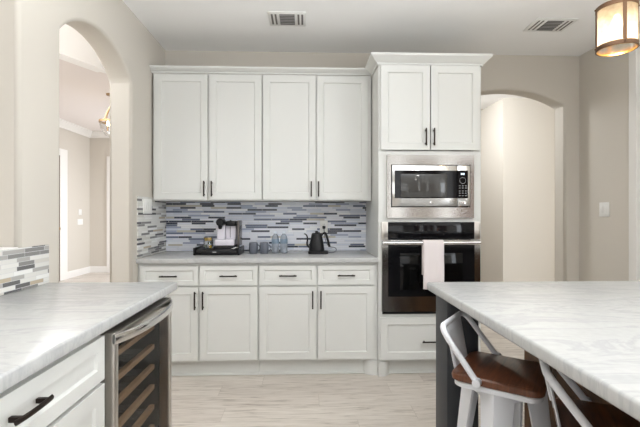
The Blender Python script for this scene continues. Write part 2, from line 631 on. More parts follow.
# left wall: arched doorway, pier, arched pass-through over a half wall
far_a = arch_pts(2.215, 3.10, 2.240, 0.188)
near_a = arch_pts(0.95, 1.895, 2.240, 0.188)
pts = [(0.75, 0), (0.95, 0)] + near_a + [(1.895, 0), (2.215, 0)] + far_a + [(3.10, 0), (YB, 0), (YB, CEIL), (0.75, CEIL)]
i1 = 2 + len(near_a)
i2 = i1 + 2 + len(far_a)
flags = [(1 <= i < i1) or (i1 + 1 <= i < i2) for i in range(len(pts))]
w = add_arch_wall(nb(), pts, flags, XL - 0.17, XL, 'x')
add_box(w, XL - 0.17, XL, 0.9, 1.92, 0, 1.100)
add_box(w, XL - 0.17, XL - 0.05, 0.75, 9.2, CEIL + 0.06, 3.66)
struct('wall_left', w, 'wall', 'greige left wall with two arched openings', 'wall')
struct('trim_1', box(XL - 0.18, XL + 0.006, 0.97, 1.885, 1.100, 1.122, bev=0.004), 'trim', 'white sill of the pass-through arch', 'trim')

bm = nb()
add_box(bm, XR, XR + 0.15, 3.21, YB, 0, CEIL)
add_box(bm, XR, XR + 0.15, 2.30, 3.21, 2.60, CEIL)
add_box(bm, XR, XR + 0.15, 1.2, 2.30, 0, CEIL)
struct('wall_right', bm, 'wall', 'greige right wall', 'wall')
bm = nb()
add_box(bm, XR - 0.02, XR, 3.135, 3.21, 0, 2.675, bev=0.004)
add_box(bm, XR - 0.02, XR, 2.30, 2.375, 0, 2.675, bev=0.004)
add_box(bm, XR - 0.02, XR, 2.375, 3.135, 2.60, 2.675, bev=0.004)
add_box(bm, XR, XR + 0.15, 3.135, 3.209, 0, 2.599)
struct('trim_2', bm, 'trim', 'white door casing on the right wall', 'trim')
d2 = struct('door_2', box(XR + 0.06, XR + 0.10, 2.378, 3.132, 0.005, 2.597), 'trim', 'white door in the right wall', 'door')
obj('door_handle', lathe([(0, 0.96), (0.022, 0.965), (0.028, 0.99), (0.022, 1.015), (0, 1.02)], XR + 0.03, 2.45, 12), 'bronze', d2)
struct('wall_light_blocker', box(-5.1, -4.95, -4.95, 3.0, 0, 3.0), 'wall', 'added greige wall left of the viewer that blocks sky light', 'wall')  # unseen wall added to cut sky light coming from the left
struct('wall_rear', box(-6, 6.5, -5.1, -4.95, 0, 3.1), 'wall', 'greige wall behind the viewer', 'wall')

bm = nb()
for a_, b_ in ((1.75, 2.2), (2.75, 3.05), (3.35, 3.62), (4.10, 5.2)):  # dark strips added out of view to break up reflections in the steel
    add_box(bm, a_, b_, -4.95, -4.90, 0.0, 2.7, bev=0.01)
struct('rear_reflection_panel', bm, 'doorwood', 'added dark panels behind the viewer that band the steel reflections', 'wall')

# passage beyond the right arch
bm = nb()
add_box(bm, 2.572, 5.0, 5.25, 7.2, 0, CEIL)
struct('wall_hall', bm, 'wall', 'lit wall seen through the right arch', 'wall')
bm = nb()
add_box(bm, -1.3, 2.572, 7.2, 7.35, 0, CEIL)
add_box(bm, XL, 5.0, 5.83, 7.35, CEIL, CEIL + 0.06)
add_box(bm, 3.8, 3.9, YB, 5.25, 0, CEIL)  # closing wall added out of view to keep sky light off the passage
struct('wall_hall_end', bm, 'wall', 'end of the passage beyond the right arch', 'wall')
struct('wall_hall_side', box(1.15, 1.30, 4.0, 7.2, 0, CEIL), 'wall', 'left side of the passage', 'wall')

# foyer beyond the left arch
FC = 3.03
struct('wall_foyer_left', box(-4.80, -4.64, 3.0, 9.2, 0, FC), 'wall', 'foyer side wall', 'wall')
struct('wall_foyer_back', box(-4.80, 1.15, 9.0, 9.2, 0, FC), 'wall', 'foyer end wall', 'wall')
d = Vector((-2.098 + 2.307, 4.375 - 3.927)).normalized()
nrm = Vector((-d.y, d.x))
a = Vector((-2.307, 3.927)) - d * 2.4
b = Vector((-2.098, 4.375)) + d * 0.02
bm = nb()
add_prism(bm, [tuple(a + nrm * 0.02), tuple(b + nrm * 0.02), (XL - 0.17, b.y + 0.9), (XL - 0.17, 9.2), (-6, 9.2), (-6, a.y)], FC, FC + 0.06)
add_prism(bm, [(-6, 1.5), (XL - 0.05, 1.5), (XL - 0.05, 6.0), (-6, 6.0)], 3.60, 3.66)
struct('ceiling_foyer', bm, mat('foyer_ceiling_paint', rgb(236, 229, 225), 0.9), 'pinkish foyer ceiling', 'ceiling')
bm = nb()
q = [a, b, b + nrm * 0.14, a + nrm * 0.14]
add_prism(bm, [tuple(v) for v in q], CEIL, 3.60)
add_prism(bm, [tuple(b), (XL - 0.17, b.y + 0.9), (XL - 0.17, b.y + 1.0), tuple(b + nrm * 0.10)], CEIL, 3.60)
struct('trim_3', bm, 'ceil', 'header across the foyer opening', 'trim')
crown = [(0, FC - 0.13), (0.02, FC - 0.13), (0.03, FC - 0.10), (0.09, FC - 0.03), (0.11, FC - 0.02), (0.11, FC), (0, FC)]
struct('trim_4', add_sweep(nb(), [(-4.64, 3.1), (-4.64, 9.0), (1.1, 9.0)], crown), 'trim', 'white foyer crown moulding', 'trim')
base = [(0, 0), (0.016, 0), (0.016, 0.115), (0.008, 0.135), (0, 0.135)]
struct('baseboard_foyer', add_sweep(nb(), [(-4.64, 8.13), (-4.64, 9.0), (1.1, 9.0)], base), 'trim', 'white foyer baseboard', 'baseboard')
bm = nb()
add_box(bm, -4.64, -4.61, 7.89, 8.13, 0, 2.50, bev=0.006)
add_box(bm, -4.64, -4.61, 6.95, 7.08, 0, 2.50, bev=0.006)
add_box(bm, -4.64, -4.61, 7.08, 7.89, 2.37, 2.50, bev=0.006)
struct('trim_5', bm, 'trim', 'white foyer door casing', 'trim')
dr = struct('door_1', box(-4.635, -4.615, 7.085, 7.885, 0.005, 2.365), 'doorwood', 'dark wooden foyer door', 'door')
obj('door_handle', lathe([(0, 0.96), (0.025, 0.965), (0.03, 0.99), (0.025, 1.015), (0, 1.02)], -4.585, 7.8, 12), 'brass', dr)
struct('trim_6', box(-4.27, -4.18, 8.97, 9.0, 0, 2.5, bev=0.006), 'trim', 'white casing on the foyer end wall', 'trim')
base_k = [(0, 0), (0.014, 0), (0.014, 0.115), (0.007, 0.135), (0, 0.135)]
struct('baseboard_right', add_sweep(nb(), [(2.49, YB), (XR, YB), (XR, 3.215)], base_k), 'trim', 'white baseboard in the right corner', 'baseboard')

# mosaic backsplash
struct('wall_backsplash', box(XL + 0.010, 0.569, YB - 0.009, YB, 0.927, 1.379), 'mosaic_x', 'blue grey strip mosaic under the upper cabinets', 'backsplash')
struct('wall_backsplash_left', box(XL, XL + 0.009, 3.19, YB, 0.927, 1.405), 'mosaic_y', 'strip mosaic on the left wall beside the back counter', 'backsplash')
struct('wall_backsplash_peninsula', box(XL, XL + 0.010, 0.95, 2.096, 0.927, 1.117), 'mosaic_p', 'low strip mosaic behind the peninsula counter', 'backsplash')


# ------------------------------------------------------------------ cabinets on the back wall
def add_pull(bm, p, length, vertical=False, out=0.03, w=0.0105):
    """square bar pull on a front facing -Y whose face is at p.y"""
    x, y, z = p
    h = length / 2
    if vertical:
        add_box(bm, x - w / 2, x + w / 2, y - out, y - out + w, z - h, z + h, bev=0.002)
        for s in (-1, 1):
            add_box(bm, x - w / 2, x + w / 2, y - out + w * 0.8, y, z + s * (h - 0.016) - w / 2, z + s * (h - 0.016) + w / 2)
    else:
        add_box(bm, x - h, x + h, y - out, y - out + w, z - w / 2, z + w / 2, bev=0.002)
        for s in (-1, 1):
            add_box(bm, x + s * (h - 0.016) - w / 2, x + s * (h - 0.016) + w / 2, y - out + w * 0.8, y, z - w / 2, z + w / 2)
    return bm


FRONT = 3.19          # face of base doors
for x0, x1, dx, hx, lab in (
        (XL + 0.002, -0.364, ((-1.266, -0.828), (-0.811, -0.371)), (-0.847, -0.786), 'white two-door base cabinet left of centre, below the coffee machine'),
        (-0.362, 0.568, ((-0.355, 0.086), (0.099, 0.537)), (0.057, 0.121), 'white two-door base cabinet next to the oven tower, below the kettle')):
    t = thing('base_cabinet', lab, 'cabinet', ((x0 + x1) / 2, 3.5, 0), 0, 'base cabinets under the back counter')
    bm = nb()
    add_box(bm, x0, x1, FRONT + 0.021, YB - 0.002, 0.118, 0.889)
    obj('body', bm, 'cab', t)
    bm = nb()
    add_box(bm, x0, x1, 3.255, 3.275, 0, 0.118)
    add_box(bm, x0, x1, 3.243, 3.255, 0, 0.018, bev=0.004)
    obj('toe_kick', bm, 'cab', t)
    if x1 > 0:
        bm = nb()
        add_prism(bm, [(x1, 3.205), (x1 - 0.040, 3.205), (x1 - 0.060, 3.210), (x1 - 0.085, 3.228), (x1 - 0.105, 3.254), (x1, 3.254)], 0.0, 0.118)
        obj('foot', bm, 'cab', t)
    for (a, b), h in zip(dx, hx):
        dw = obj('drawer', shaker(a, b, 0.718, 0.866, FRONT, rail=0.034), 'cab', t)
        c = (a + b) / 2
        obj('handle', add_pull(nb(), (c, FRONT, 0.79), 0.135), 'bronze', dw)
        do = obj('door', shaker(a, b, 0.137, 0.703, FRONT), 'cab', t)
        obj('handle', add_pull(nb(), (h, FRONT, 0.603), 0.14, True), 'bronze', do)

ct = obj('countertop', box(XL + 0.001, 0.568, 3.165, YB - 0.001, 0.891, 0.926, bev=0.004), 'quartz')
tag(ct, 'white quartz countertop along the back wall under the mosaic', 'countertop')

UF = 3.475
for x0, x1, dx, hx, lab in (
        (XL + 0.011, -0.364, ((-1.262, -0.822), (-0.806, -0.370)), (-0.847, -0.784), 'tall white two-door upper cabinet at left, touching the left wall'),
        (-0.362, 0.563, ((-0.357, 0.086), (0.099, 0.534)), (0.050, 0.112), 'tall white two-door upper cabinet beside the oven tower')):
    t = thing('upper_cabinet', lab, 'cabinet', ((x0 + x1) / 2, 3.65, 1.38), 0, 'upper cabinets above the mosaic')
    obj('body', box(x0, x1, UF + 0.021, YB - 0.002, 1.381, 2.452), 'cab', t)
    for (a, b), h in zip(dx, hx):
        do = obj('door', shaker(a, b, 1.390, 2.438, UF), 'cab', t)
        obj('handle', add_pull(nb(), (h, UF, 1.479), 0.13, True), 'bronze', do)
prof = [(0, 2.452), (0.010, 2.452), (0.012, 2.462), (0.030, 2.470), (0.050, 2.486), (0.052, 2.498), (0, 2.498)]
cm = obj('crown_molding', add_sweep(nb(), [(XL + 0.002, 3.49), (0.563, 3.49)], prof), 'cab')
tag(cm, 'white crown molding strip along the top of the two upper cabinets', 'molding')

# ------------------------------------------------------------------ oven tower
TX0, TX1, TF = 0.570, 1.380, 3.180
t = thing('oven_cabinet', 'tall white cabinet tower that houses the microwave and wall oven', 'cabinet', (0.98, 3.5, 0))
bm = nb()
add_box(bm, TX0, TX0 + 0.019, TF, YB - 0.002, 0.0, 2.445)
add_box(bm, TX1 - 0.019, TX1, TF, YB - 0.002, 0.0, 2.445)
add_box(bm, TX0 + 0.019, TX1 - 0.019, 3.81, YB - 0.002, 0.118, 2.445)
for z0, z1 in ((0.118, 0.135), (0.466, 0.500), (1.200, 1.252), (1.712, 1.762), (2.425, 2.445)):
    add_box(bm, TX0 + 0.019, TX1 - 0.019, TF, 3.81, z0, z1)
for a, b in ((TX0 + 0.019, 0.645), (1.306, TX1 - 0.019)):
    add_box(bm, a, b, TF, TF + 0.02, 0.118, 2.445)
obj('body', bm, 'cab', t)
bm = nb()
add_box(bm, TX0 + 0.02, TX1 - 0.02, 3.245, 3.265, 0, 0.117)
add_box(bm, TX0 + 0.02, TX1 - 0.02, 3.233, 3.245, 0, 0.018, bev=0.004)
obj('toe_kick', bm, 'cab', t)
x0 = TX0 + 0.02
obj('foot', add_prism(nb(), [(x0 - 0.02, TF - 0.001), (x0 + 0.022, TF - 0.001), (x0 + 0.040, 3.188), (x0 + 0.065, 3.212), (x0 + 0.082, 3.244), (x0, 3.244), (x0, TF - 0.0005)], 0, 0.117), 'cab', t)
x1 = TX1 - 0.02
obj('foot', add_prism(nb(), [(x1 + 0.02, TF - 0.001), (x1 - 0.022, TF - 0.001), (x1 - 0.040, 3.188), (x1 - 0.065, 3.212), (x1 - 0.082, 3.244), (x1, 3.244), (x1, TF - 0.0005)], 0, 0.117), 'cab', t)
for a, b, h in ((0.586, 0.970, 0.934), (0.978, 1.363, 0.998)):
    do = obj('door', shaker(a, b, 1.767, 2.425, TF - 0.021), 'cab', t)
    bm = add_pull(nb(), (h, TF - 0.021, 1.866), 0.135, True)
    obj('handle', bm, 'bronze', do)
dw = obj('drawer', shaker(0.582, 1.366, 0.137, 0.464, TF - 0.021), 'cab', t)
obj('handle', add_pull(nb(), (0.977, TF - 0.021, 0.277), 0.145), 'bronze', dw)
prof = [(0, 2.430), (0.012, 2.430), (0.016, 2.444), (0.034, 2.456), (0.058, 2.480), (0.066, 2.486), (0.068, 2.503), (0, 2.503)]
bm = nb()
add_sweep(bm, [(TX0, 3.425), (TX0, TF - 0.002), (TX1, TF - 0.002), (TX1, YB - 0.002)], prof)
add_box(bm, TX0 + 0.001, TX1 - 0.001, TF, YB - 0.002, 2.446, 2.500)
obj('crown', bm, 'cab', t)

# microwave with trim kit
t = thing('microwave', 'built-in stainless steel microwave with black window above the oven', 'microwave', (0.975, 3.2, 1.24))
F = TF - 0.001


def add_frame(bm, x0, x1, z0, z1, ix0, ix1, iz0, iz1, y0, y1):
    o_ = [(x0, z0), (x1, z0), (x1, z1), (x0, z1)]
    i_ = [(ix0, iz0), (ix1, iz0), (ix1, iz1), (ix0, iz1)]
    V = {}
    for k, y in (('f', y0), ('b', y1)):
        V['o' + k] = [bm.verts.new((a, y, z)) for a, z in o_]
        V['i' + k] = [bm.verts.new((a, y, z)) for a, z in i_]
    for i in range(4):
        j = (i + 1) % 4
        bm.faces.new((V['of'][i], V['of'][j], V['if'][j], V['if'][i]))
        bm.faces.new((V['ob'][i], V['ob'][j], V['ib'][j], V['ib'][i]))
        bm.faces.new((V['of'][i], V['of'][j], V['ob'][j], V['ob'][i]))
        bm.faces.new((V['if'][i], V['if'][j], V['ib'][j], V['ib'][i]))
    return bm


obj('trim_kit', add_frame(nb(), 0.632, 1.317, 1.238, 1.727, 0.664, 1.287, 1.320, 1.651, F - 0.024, F), 'steel', t)
obj('body', box(0.668, 1.283, F + 0.002, 3.62, 1.26, 1.70), 'black', t)
dr = obj('door', box(0.670, 1.178, F - 0.034, F + 0.001, 1.326, 1.645, bev=0.003), 'steel', t)
obj('window_border', box(0.690, 1.178, F - 0.036, F - 0.033, 1.390, 1.605), 'blackglass', dr)
obj('window', box(0.737, 1.097, F - 0.038, F - 0.035, 1.398, 1.578, bev=0.001), 'mwglass', dr)
em = lathe([(0.0, 0), (0.011, 0), (0.011, 0.002), (0.0085, 0.003), (0.0085, 0.0015), (0, 0.0015)], n=20)
bmesh.ops.rotate(em, cent=(0, 0, 0), matrix=Matrix.Rotation(PI / 2, 3, 'X'), verts=em.verts)
bmesh.ops.translate(em, vec=(0.975, F - 0.034, 1.358), verts=em.verts)
obj('emblem', em, 'chrome', dr)
cp = obj('control_panel', box(1.181, 1.281, F - 0.034, F + 0.001, 1.326, 1.645, bev=0.003), 'steel', t)
obj('panel_glass', box(1.181, 1.263, F - 0.036, F - 0.033, 1.390, 1.605), 'blackglass', cp)
bm = nb()
for xx in (1.213, 1.229):
    add_box(bm, xx - 0.006, xx + 0.006, F - 0.0375, F - 0.0355, 1.572, 1.586)
obj('display', bm, 'display', cp)
bm = nb()
add_tube(bm, [(1.222 + 0.024 * math.cos(k * PI / 10), F - 0.036, 1.528 + 0.024 * math.sin(k * PI / 10)) for k in range(21)], 0.0012, 5, caps=False)
for zz in (1.487, 1.470, 1.447, 1.430, 1.410):
    for xx in (1.198, 1.222, 1.246):
        add_box(bm, xx - 0.006, xx + 0.006, F - 0.0372, F - 0.0355, zz - 0.002, zz + 0.002)
obj('button', bm, 'icon', cp)
obj('release_button', box(1.190, 1.256, F - 0.037, F - 0.034, 1.338, 1.372, bev=0.002), 'steel', cp)

# wall oven
t = thing('wall_oven', 'built-in stainless wall oven with black glass door and control strip', 'oven', (0.977, 3.2, 0.49))
obj('body', box(0.652, 1.300, F + 0.002, 3.72, 0.505, 1.195), 'black', t)
for a_, b_ in ((0.591, 0.640), (1.320, 1.366)):
    obj('side_trim', box(a_, b_, F - 0.022, F, 1.070, 1.206, bev=0.002), 'steel2', t)
cp = obj('control_panel', box(0.640, 1.320, F - 0.024, F, 1.072, 1.206, bev=0.002), 'blackglass', t)
dr = obj('door', add_frame(nb(), 0.593, 1.364, 0.512, 1.066, 0.640, 1.318, 0.628, 1.040, F - 0.030, F), 'steel', t)
obj('glass', box(0.640, 1.318, F - 0.029, F - 0.004, 0.628, 1.040), 'blackglass', dr)
obj('window', box(0.735, 1.225, F - 0.0300, F - 0.0285, 0.680, 0.965, bev=0.0005), mat('oven_window', (0.003, 0.003, 0.003, 1), 0.05, 0, 0.2), dr)
bm = nb()
hy, hz = F - 0.075, 1.046
add_tube(bm, [(0.590, hy, hz), (0.594, hy, hz), (1.342, hy, hz), (1.346, hy, hz)], [0.013, 0.016, 0.016, 0.013], 16)
for xx in (0.612, 1.326):
    add_tube(bm, [(xx, hy, hz), (xx, F - 0.03, hz)], 0.010, 10)
obj('handle', bm, 'chrome', dr)
obj('bottom_vent', box(0.600, 1.357, F - 0.012, F, 0.490, 0.507), 'black', t)

# towel over the oven handle
bm = nb()
rows = []
path = [(F - 0.053, 0.80 + 0.0), (F - 0.053, 0.90), (F - 0.053, 1.00), (F - 0.054, 1.045)]
arc = [(hy + 0.0195 * math.cos(PI * k / 8), hz + 0.0195 * math.sin(PI * k / 8)) for k in range(9)]
front = [(hy - 0.0200 - 0.010 * s, hz - 0.345 * s) for s in [k / 14 for k in range(1, 15)]]
prof_t = path + arc[1:] + front
for i, (yy, zz) in enumerate(prof_t):
    r = []
    for j in range(15):
        u = j / 14
        xx = 0.897 + 0.156 * u
        wob = 0.0
        if i > len(path) + 8:
            s = (i - len(path) - 8) / 14
            wob = 0.007 * s * math.sin(u * 9.0 + 0.5) + 0.004 * s * math.sin(u * 17)
            xx += 0.004 * s * (u - 0.5) - 0.004 * s
        dz = -0.012 * u if i == len(prof_t) - 1 else 0.0
        r.append(bm.verts.new((xx, yy - abs(wob) if i > len(path) else yy, zz + dz)))
    rows.append(r)
for A, B in zip(rows, rows[1:]):
    for j in range(14):
        bm.faces.new((A[j], A[j + 1], B[j + 1], B[j]))
tw = obj('dish_towel', bm, 'towel', angle=80)
sm = tw.modifiers.new('thick', 'SOLIDIFY')
sm.thickness = 0.005
sm.offset = 1
tag(tw, 'pale pinkish white dish towel hanging over the oven handle', 'towel')

# ------------------------------------------------------------------ peninsula on the left
pc = obj('countertop', box(XL + 0.001, -0.648, -0.4, 2.105, 0.886, 0.926, bev=0.007, seg=3), 'quartz')
tag(pc, 'white veined quartz peninsula countertop in the left foreground above the wine cooler', 'countertop')
t = thing('drawer_cabinet', 'white drawer cabinet under the left foreground counter beside the wine cooler', 'cabinet', (-0.98, 0.97, 0))
bm = nb()
add_box(bm, -1.27, -0.690, 0.54, 1.405, 0.10, 0.884)
obj('body', bm, 'cab', t)
obj('toe_kick', box(-1.27, -0.76, 0.54, 1.385, 0, 0.10), 'cab', t)
R90 = Matrix.Rotation(PI / 2, 4, 'Z')     # turns a -Y front to face +X


def px_front(bm):
    bm.transform(R90)
    return bm


XF = -0.668
for z0, z1 in ((0.722, 0.866), (0.425, 0.708), (0.122, 0.411)):
    dw = obj('drawer', px_front(shaker(0.575, 1.390, z0, z1, -XF, th=0.021, rail=0.042 if z1 > 0.8 else 0.055)), 'cab', t)
    zc = (z0 + z1) / 2 + 0.012 if z1 > 0.8 else (z0 + z1) / 2
    bm = nb()
    arcp = [(XF + 0.025 + 0.004 * (1 - (2 * k / 12 - 1) ** 2), 0.935 + 0.130 * k / 12, zc) for k in range(13)]
    add_tube(bm, arcp, 0.0065, 8, sx=0.8, sy=1.1)
    for yy in (0.953, 1.047):
        add_box(bm, XF - 0.001, XF + 0.026, yy - 0.006, yy + 0.006, zc - 0.006, zc + 0.006, bev=0.001)
    obj('handle', bm, 'bronze', dw)
ep = obj('end_panel', box(-1.27, -0.692, 2.032, 2.085, 0, 0.884), 'cab')
tag(ep, 'white end panel closing the peninsula beyond the wine cooler', 'panel')

t = thing('wine_cooler', 'stainless wine cooler with tinted glass door in the left peninsula', 'wine cooler', (-0.97, 1.7, 0))
bm = nb()
Y0, Y1 = 1.425, 2.025
add_box(bm, -1.25, -1.235, Y0, Y1, 0.08, 0.866)
add_box(bm, -1.235, -0.705, Y0, Y0 + 0.02, 0.08, 0.866)
add_box(bm, -1.235, -0.705, Y1 - 0.02, Y1, 0.08, 0.866)
add_box(bm, -1.235, -0.705, Y0 + 0.02, Y1 - 0.02, 0.846, 0.866)
add_box(bm, -1.235, -0.705, Y0 + 0.02, Y1 - 0.02, 0.08, 0.11)
obj('body', bm, 'void', t)
obj('base_grille', box(-1.2, -0.72, Y0, Y1, 0, 0.08), 'black', t)
bm = nb()
D0, D1 = -0.702, -0.650
st = 0.030
add_box(bm, D0, D1, Y0, Y0 + st, 0.085, 0.864, bev=0.006, seg=3)
add_box(bm, D0, D1, Y1 - st, Y1, 0.085, 0.864, bev=0.006, seg=3)
add_box(bm, D0, D1, Y0 + st - 0.006, Y1 - st + 0.006, 0.820, 0.862, bev=0.004)
add_box(bm, D0, D1, Y0 + st - 0.006, Y1 - st + 0.006, 0.085, 0.125, bev=0.004)
dr = obj('door', bm, 'steel2', t)
obj('glass', box(D1 - 0.012, D1 - 0.007, Y0 + st - 0.004, Y1 - st + 0.004, 0.123, 0.822), 'coolglass', dr)
bm = nb()
hp = []
for k in range(25):
    u = -1 + 2 * k / 24
    hp.append((-0.652 + 0.048 * (1 - abs(u) ** 2.6), 1.7175 + 0.295 * u, 0.842))
add_tube(bm, hp, 0.016, 14, sx=0.55, sy=1.15)
obj('handle', bm, 'chrome', dr)
for k in range(7):
    z = 0.735 - 0.0955 * k
    if z < 0.14:
        break
    sh = obj('shelf', box(-0.740, -0.718, Y0 + 0.045, Y1 - 0.045, z - 0.011, z + 0.011, bev=0.001), 'shelfwood', t)
    bm = nb()
    for j in range(7):
        yy = Y0 + 0.07 + j * (Y1 - Y0 - 0.14) / 6
        add_tube(bm, [(-0.738, yy, z - 0.004), (-1.22, yy, z - 0.004)], 0.003, 6)
    obj('rack_wire', bm, 'chrome', sh)

# ------------------------------------------------------------------ island on the right
ic = obj('countertop', box(0.613, 2.45, -0.5, 2.055, 0.886, 0.926, bev=0.009, seg=3), 'quartz')
tag(ic, 'large white quartz island countertop in the right foreground over the stools', 'countertop')
t = thing('kitchen_island', 'island base of rustic brown wood with charcoal corner posts', 'island', (1.6, 0.9, 0))
obj('body', box(1.112, 2.36, -0.35, 2.045, 0.0, 0.885), 'rustic', t)
bm = nb()
add_box(bm, 0.652, 0.800, 1.865, 2.030, 0.0, 0.884, bev=0.004)
add_box(bm, 0.645, 0.807, 1.858, 2.037, 0.0, 0.09, bev=0.004)
obj('post', bm, 'islandgrey', t)
obj('apron', box(0.802, 1.110, 1.93, 1.96, 0.80, 0.884), 'islandgrey', t)


# ------------------------------------------------------------------ bar stools
def rounded_rect(hx, hy, r, n=6):
    p = []
    for cx, cy, a0 in ((hx - r, hy - r, 0), (-hx + r, hy - r, PI / 2), (-hx + r, -hy + r, PI), (hx - r, -hy + r, 1.5 * PI)):
        for k in range(n + 1):
            a = a0 + PI / 2 * k / n
            p.append((cx + r * math.cos(a), cy + r * math.sin(a)))
    return p


def bezier(p0, p1, p2, n=8):
    p0, p1, p2 = Vector(p0), Vector(p1), Vector(p2)
    return [p0 * (1 - t) ** 2 + p1 * 2 * t * (1 - t) + p2 * t * t for t in [k / n for k in range(n + 1)]]


def make_stool(label):
    t = thing('bar_stool', label, 'stool', (0, 0, 0), 0, 'white metal bar stools at the island')
    ST = 0.660
    # wooden seat, rounded square with eased edge
    bm = nb()
    layers = [(0.154, ST - 0.030), (0.160, ST - 0.026), (0.162, ST - 0.014), (0.160, ST - 0.005), (0.154, ST)]
    rings = []
    for h, z in layers:
        rings.append([bm.verts.new((x, y, z)) for x, y in rounded_rect(h, h, 0.040)])
    for A, B in zip(rings, rings[1:]):
        for k in range(len(A)):
            bm.faces.new((A[k], A[(k + 1) % len(A)], B[(k + 1) % len(B)], B[k]))
    bm.faces.new(rings[0])
    bm.faces.new(rings[-1])
    obj('seat', bm, 'seatwood', t, local=True)
    # pressed metal pan
    bm = nb()
    layers = [(0.140, ST - 0.031), (0.152, ST - 0.0315), (0.155, ST - 0.036), (0.155, ST - 0.050), (0.151, ST - 0.051), (0.148, ST - 0.040)]
    rings = []
    for h, z in layers:
        rings.append([bm.verts.new((x, y, z)) for x, y in rounded_rect(h, h, 0.05)])
    for A, B in zip(rings, rings[1:]):
        for k in range(len(A)):
            bm.faces.new((A[k], A[(k + 1) % len(A)], B[(k + 1) % len(B)], B[k]))
    bm.faces.new(rings[0])
    obj('seat_pan', bm, 'stoolwhite', t, local=True)
    # square under-frame, turned an eighth against the swivelled seat
    BR = Matrix.Rotation(PI / 4, 4, 'Z')
    bm = nb()
    rings = []
    for h, z in ((0.104, ST - 0.052), (0.112, ST - 0.053), (0.114, ST - 0.085), (0.110, ST - 0.085), (0.106, ST - 0.056)):
        rings.append([bm.verts.new(BR @ Vector((x, y, z))) for x, y in rounded_rect(h, h, 0.025)])
    for A, B in zip(rings, rings[1:]):
        for k in range(len(A)):
            bm.faces.new((A[k], A[(k + 1) % len(A)], B[(k + 1) % len(B)], B[k]))
    bm.faces.new(rings[0])
    obj('under_frame', bm, 'stoolwhite', t, local=True)
    # sheet-metal legs: tapered rounded channels flaring outward
    for sx in (-1, 1):
        for sy in (-1, 1):
            bm = nb()
            rings = []
            for k in range(9):
                u = k / 8
                z = ST - 0.052 - (ST - 0.052) * u
                off = 0.108 + 0.045 * u
                w = 0.044 - 0.024 * u
                # L-shaped outer skin around the corner, inner return
                c = off + 0.004
                pts = [(c - 2 * w, c), (c - 0.012, c), (c - 0.003, c - 0.003), (c, c - 0.012), (c, c - 2 * w), (c - 0.010, c - 2 * w), (c - 0.012, c - 0.016), (c - 0.016, c - 0.012), (c - 2 * w, c - 0.010)]
                rings.append([bm.verts.new(BR @ Vector((sx * x, sy * y, z))) for x, y in pts])
            for A, B in zip(rings, rings[1:]):
                for k in range(len(A)):
                    bm.faces.new((A[k], A[(k + 1) % len(A)], B[(k + 1) % len(B)], B[k]))
            bm.faces.new(rings[0])
            bm.faces.new(rings[-1])
            lg = obj('leg', bm, 'stoolwhite', t, local=True)
            b_ = box(sx * 0.131, sx * 0.160, sy * 0.131, sy * 0.160, 0, 0.014)
            b_.transform(BR)
            obj('foot_cap', b_, 'black', lg, local=True)
    # foot rest bars between the legs
    for sx, sy in ((0, 1), (0, -1), (1, 0), (-1, 0)):
        z = 0.235
        o_ = 0.133
        if sx == 0:
            b_ = box(-o_, o_, sy * o_ - 0.006, sy * o_ + 0.006, z - 0.011, z + 0.011, bev=0.003)
        else:
            b_ = box(sx * o_ - 0.006, sx * o_ + 0.006, -o_, o_, z - 0.011, z + 0.011, bev=0.003)
        b_.transform(BR)
        obj('foot_rest', b_, 'stoolwhite', t, local=True)
    # bent tube back: from the seat sides up and back, round the top
    bm = nb()
    f1, top = (-0.055, 0.172, ST - 0.012), 0.826
    pts = [Vector(f1)]
    a = Vector(f1)
    b = Vector((-0.194, 0.158, top))
    pts += [a.lerp(b, s) for s in (0.15, 0.35, 0.55, 0.70)]
    pts += bezier(a.lerp(b, 0.78), b, (-0.198, 0.110, top), 8)[0:]
    half = pts
    full = half + [Vector((p.x, -p.y, p.z)) for p in reversed(half)]
    add_tube(bm, full, 0.0115, 12)
    for s in (-1, 1):
        add_tube(bm, [(-0.055, s * 0.160, ST - 0.012), (-0.055, s * 0.187, ST - 0.012)], 0.015, 12)
    obj('back_frame', bm, 'stoolwhite', t, local=True)
    # splat
    bm = nb()
    rows = []
    for k in range(7):
        u = k / 6
        x = -0.158 - 0.040 * u
        z = ST - 0.035 + (top - ST + 0.033) * u
        w = 0.088 + 0.010 * u
        rows.append([bm.verts.new((x + 0.004 * (1 if abs(s) < 0.9 else 0), s * w, z)) for s in (-1, -0.8, -0.72, 0.72, 0.8, 1)])
    for A, B in zip(rows, rows[1:]):
        for k in range(5):
            bm.faces.new((A[k], A[k + 1], B[k + 1], B[k]))
    sp = obj('splat', bm, 'stoolwhite', t, local=True)
    md = sp.modifiers.new('thick', 'SOLIDIFY')
    md.thickness = 0.004
    bm = nb()
    add_box(bm, -0.004, 0.0015, -0.018, 0.018, -0.035, 0.035, bev=0.0015)
    bmesh.ops.rotate(bm, cent=(0, 0, 0), matrix=Matrix.Rotation(-0.20, 3, 'Y'), verts=bm.verts)
    bmesh.ops.translate(bm, vec=(-0.184, 0, 0.745), verts=bm.verts)
    obj('emboss', bm, 'stoolwhite', sp, local=True)
    return t


s1 = make_stool('white metal bar stool with low back and brown wooden seat by the charcoal post')
s1.location = (0.780, 1.595, 0)
s1.rotation_euler = (0, 0, math.radians(-37))
s2 = copy_tree(s1)
s2.location = (0.904, 1.142, 0)
s2.rotation_euler = (0, 0, math.radians(-26))
s2['label'] = 'nearer white bar stool, its bent back tube showing under the island counter edge'

# ------------------------------------------------------------------ things on the back counter
CT = 0.926
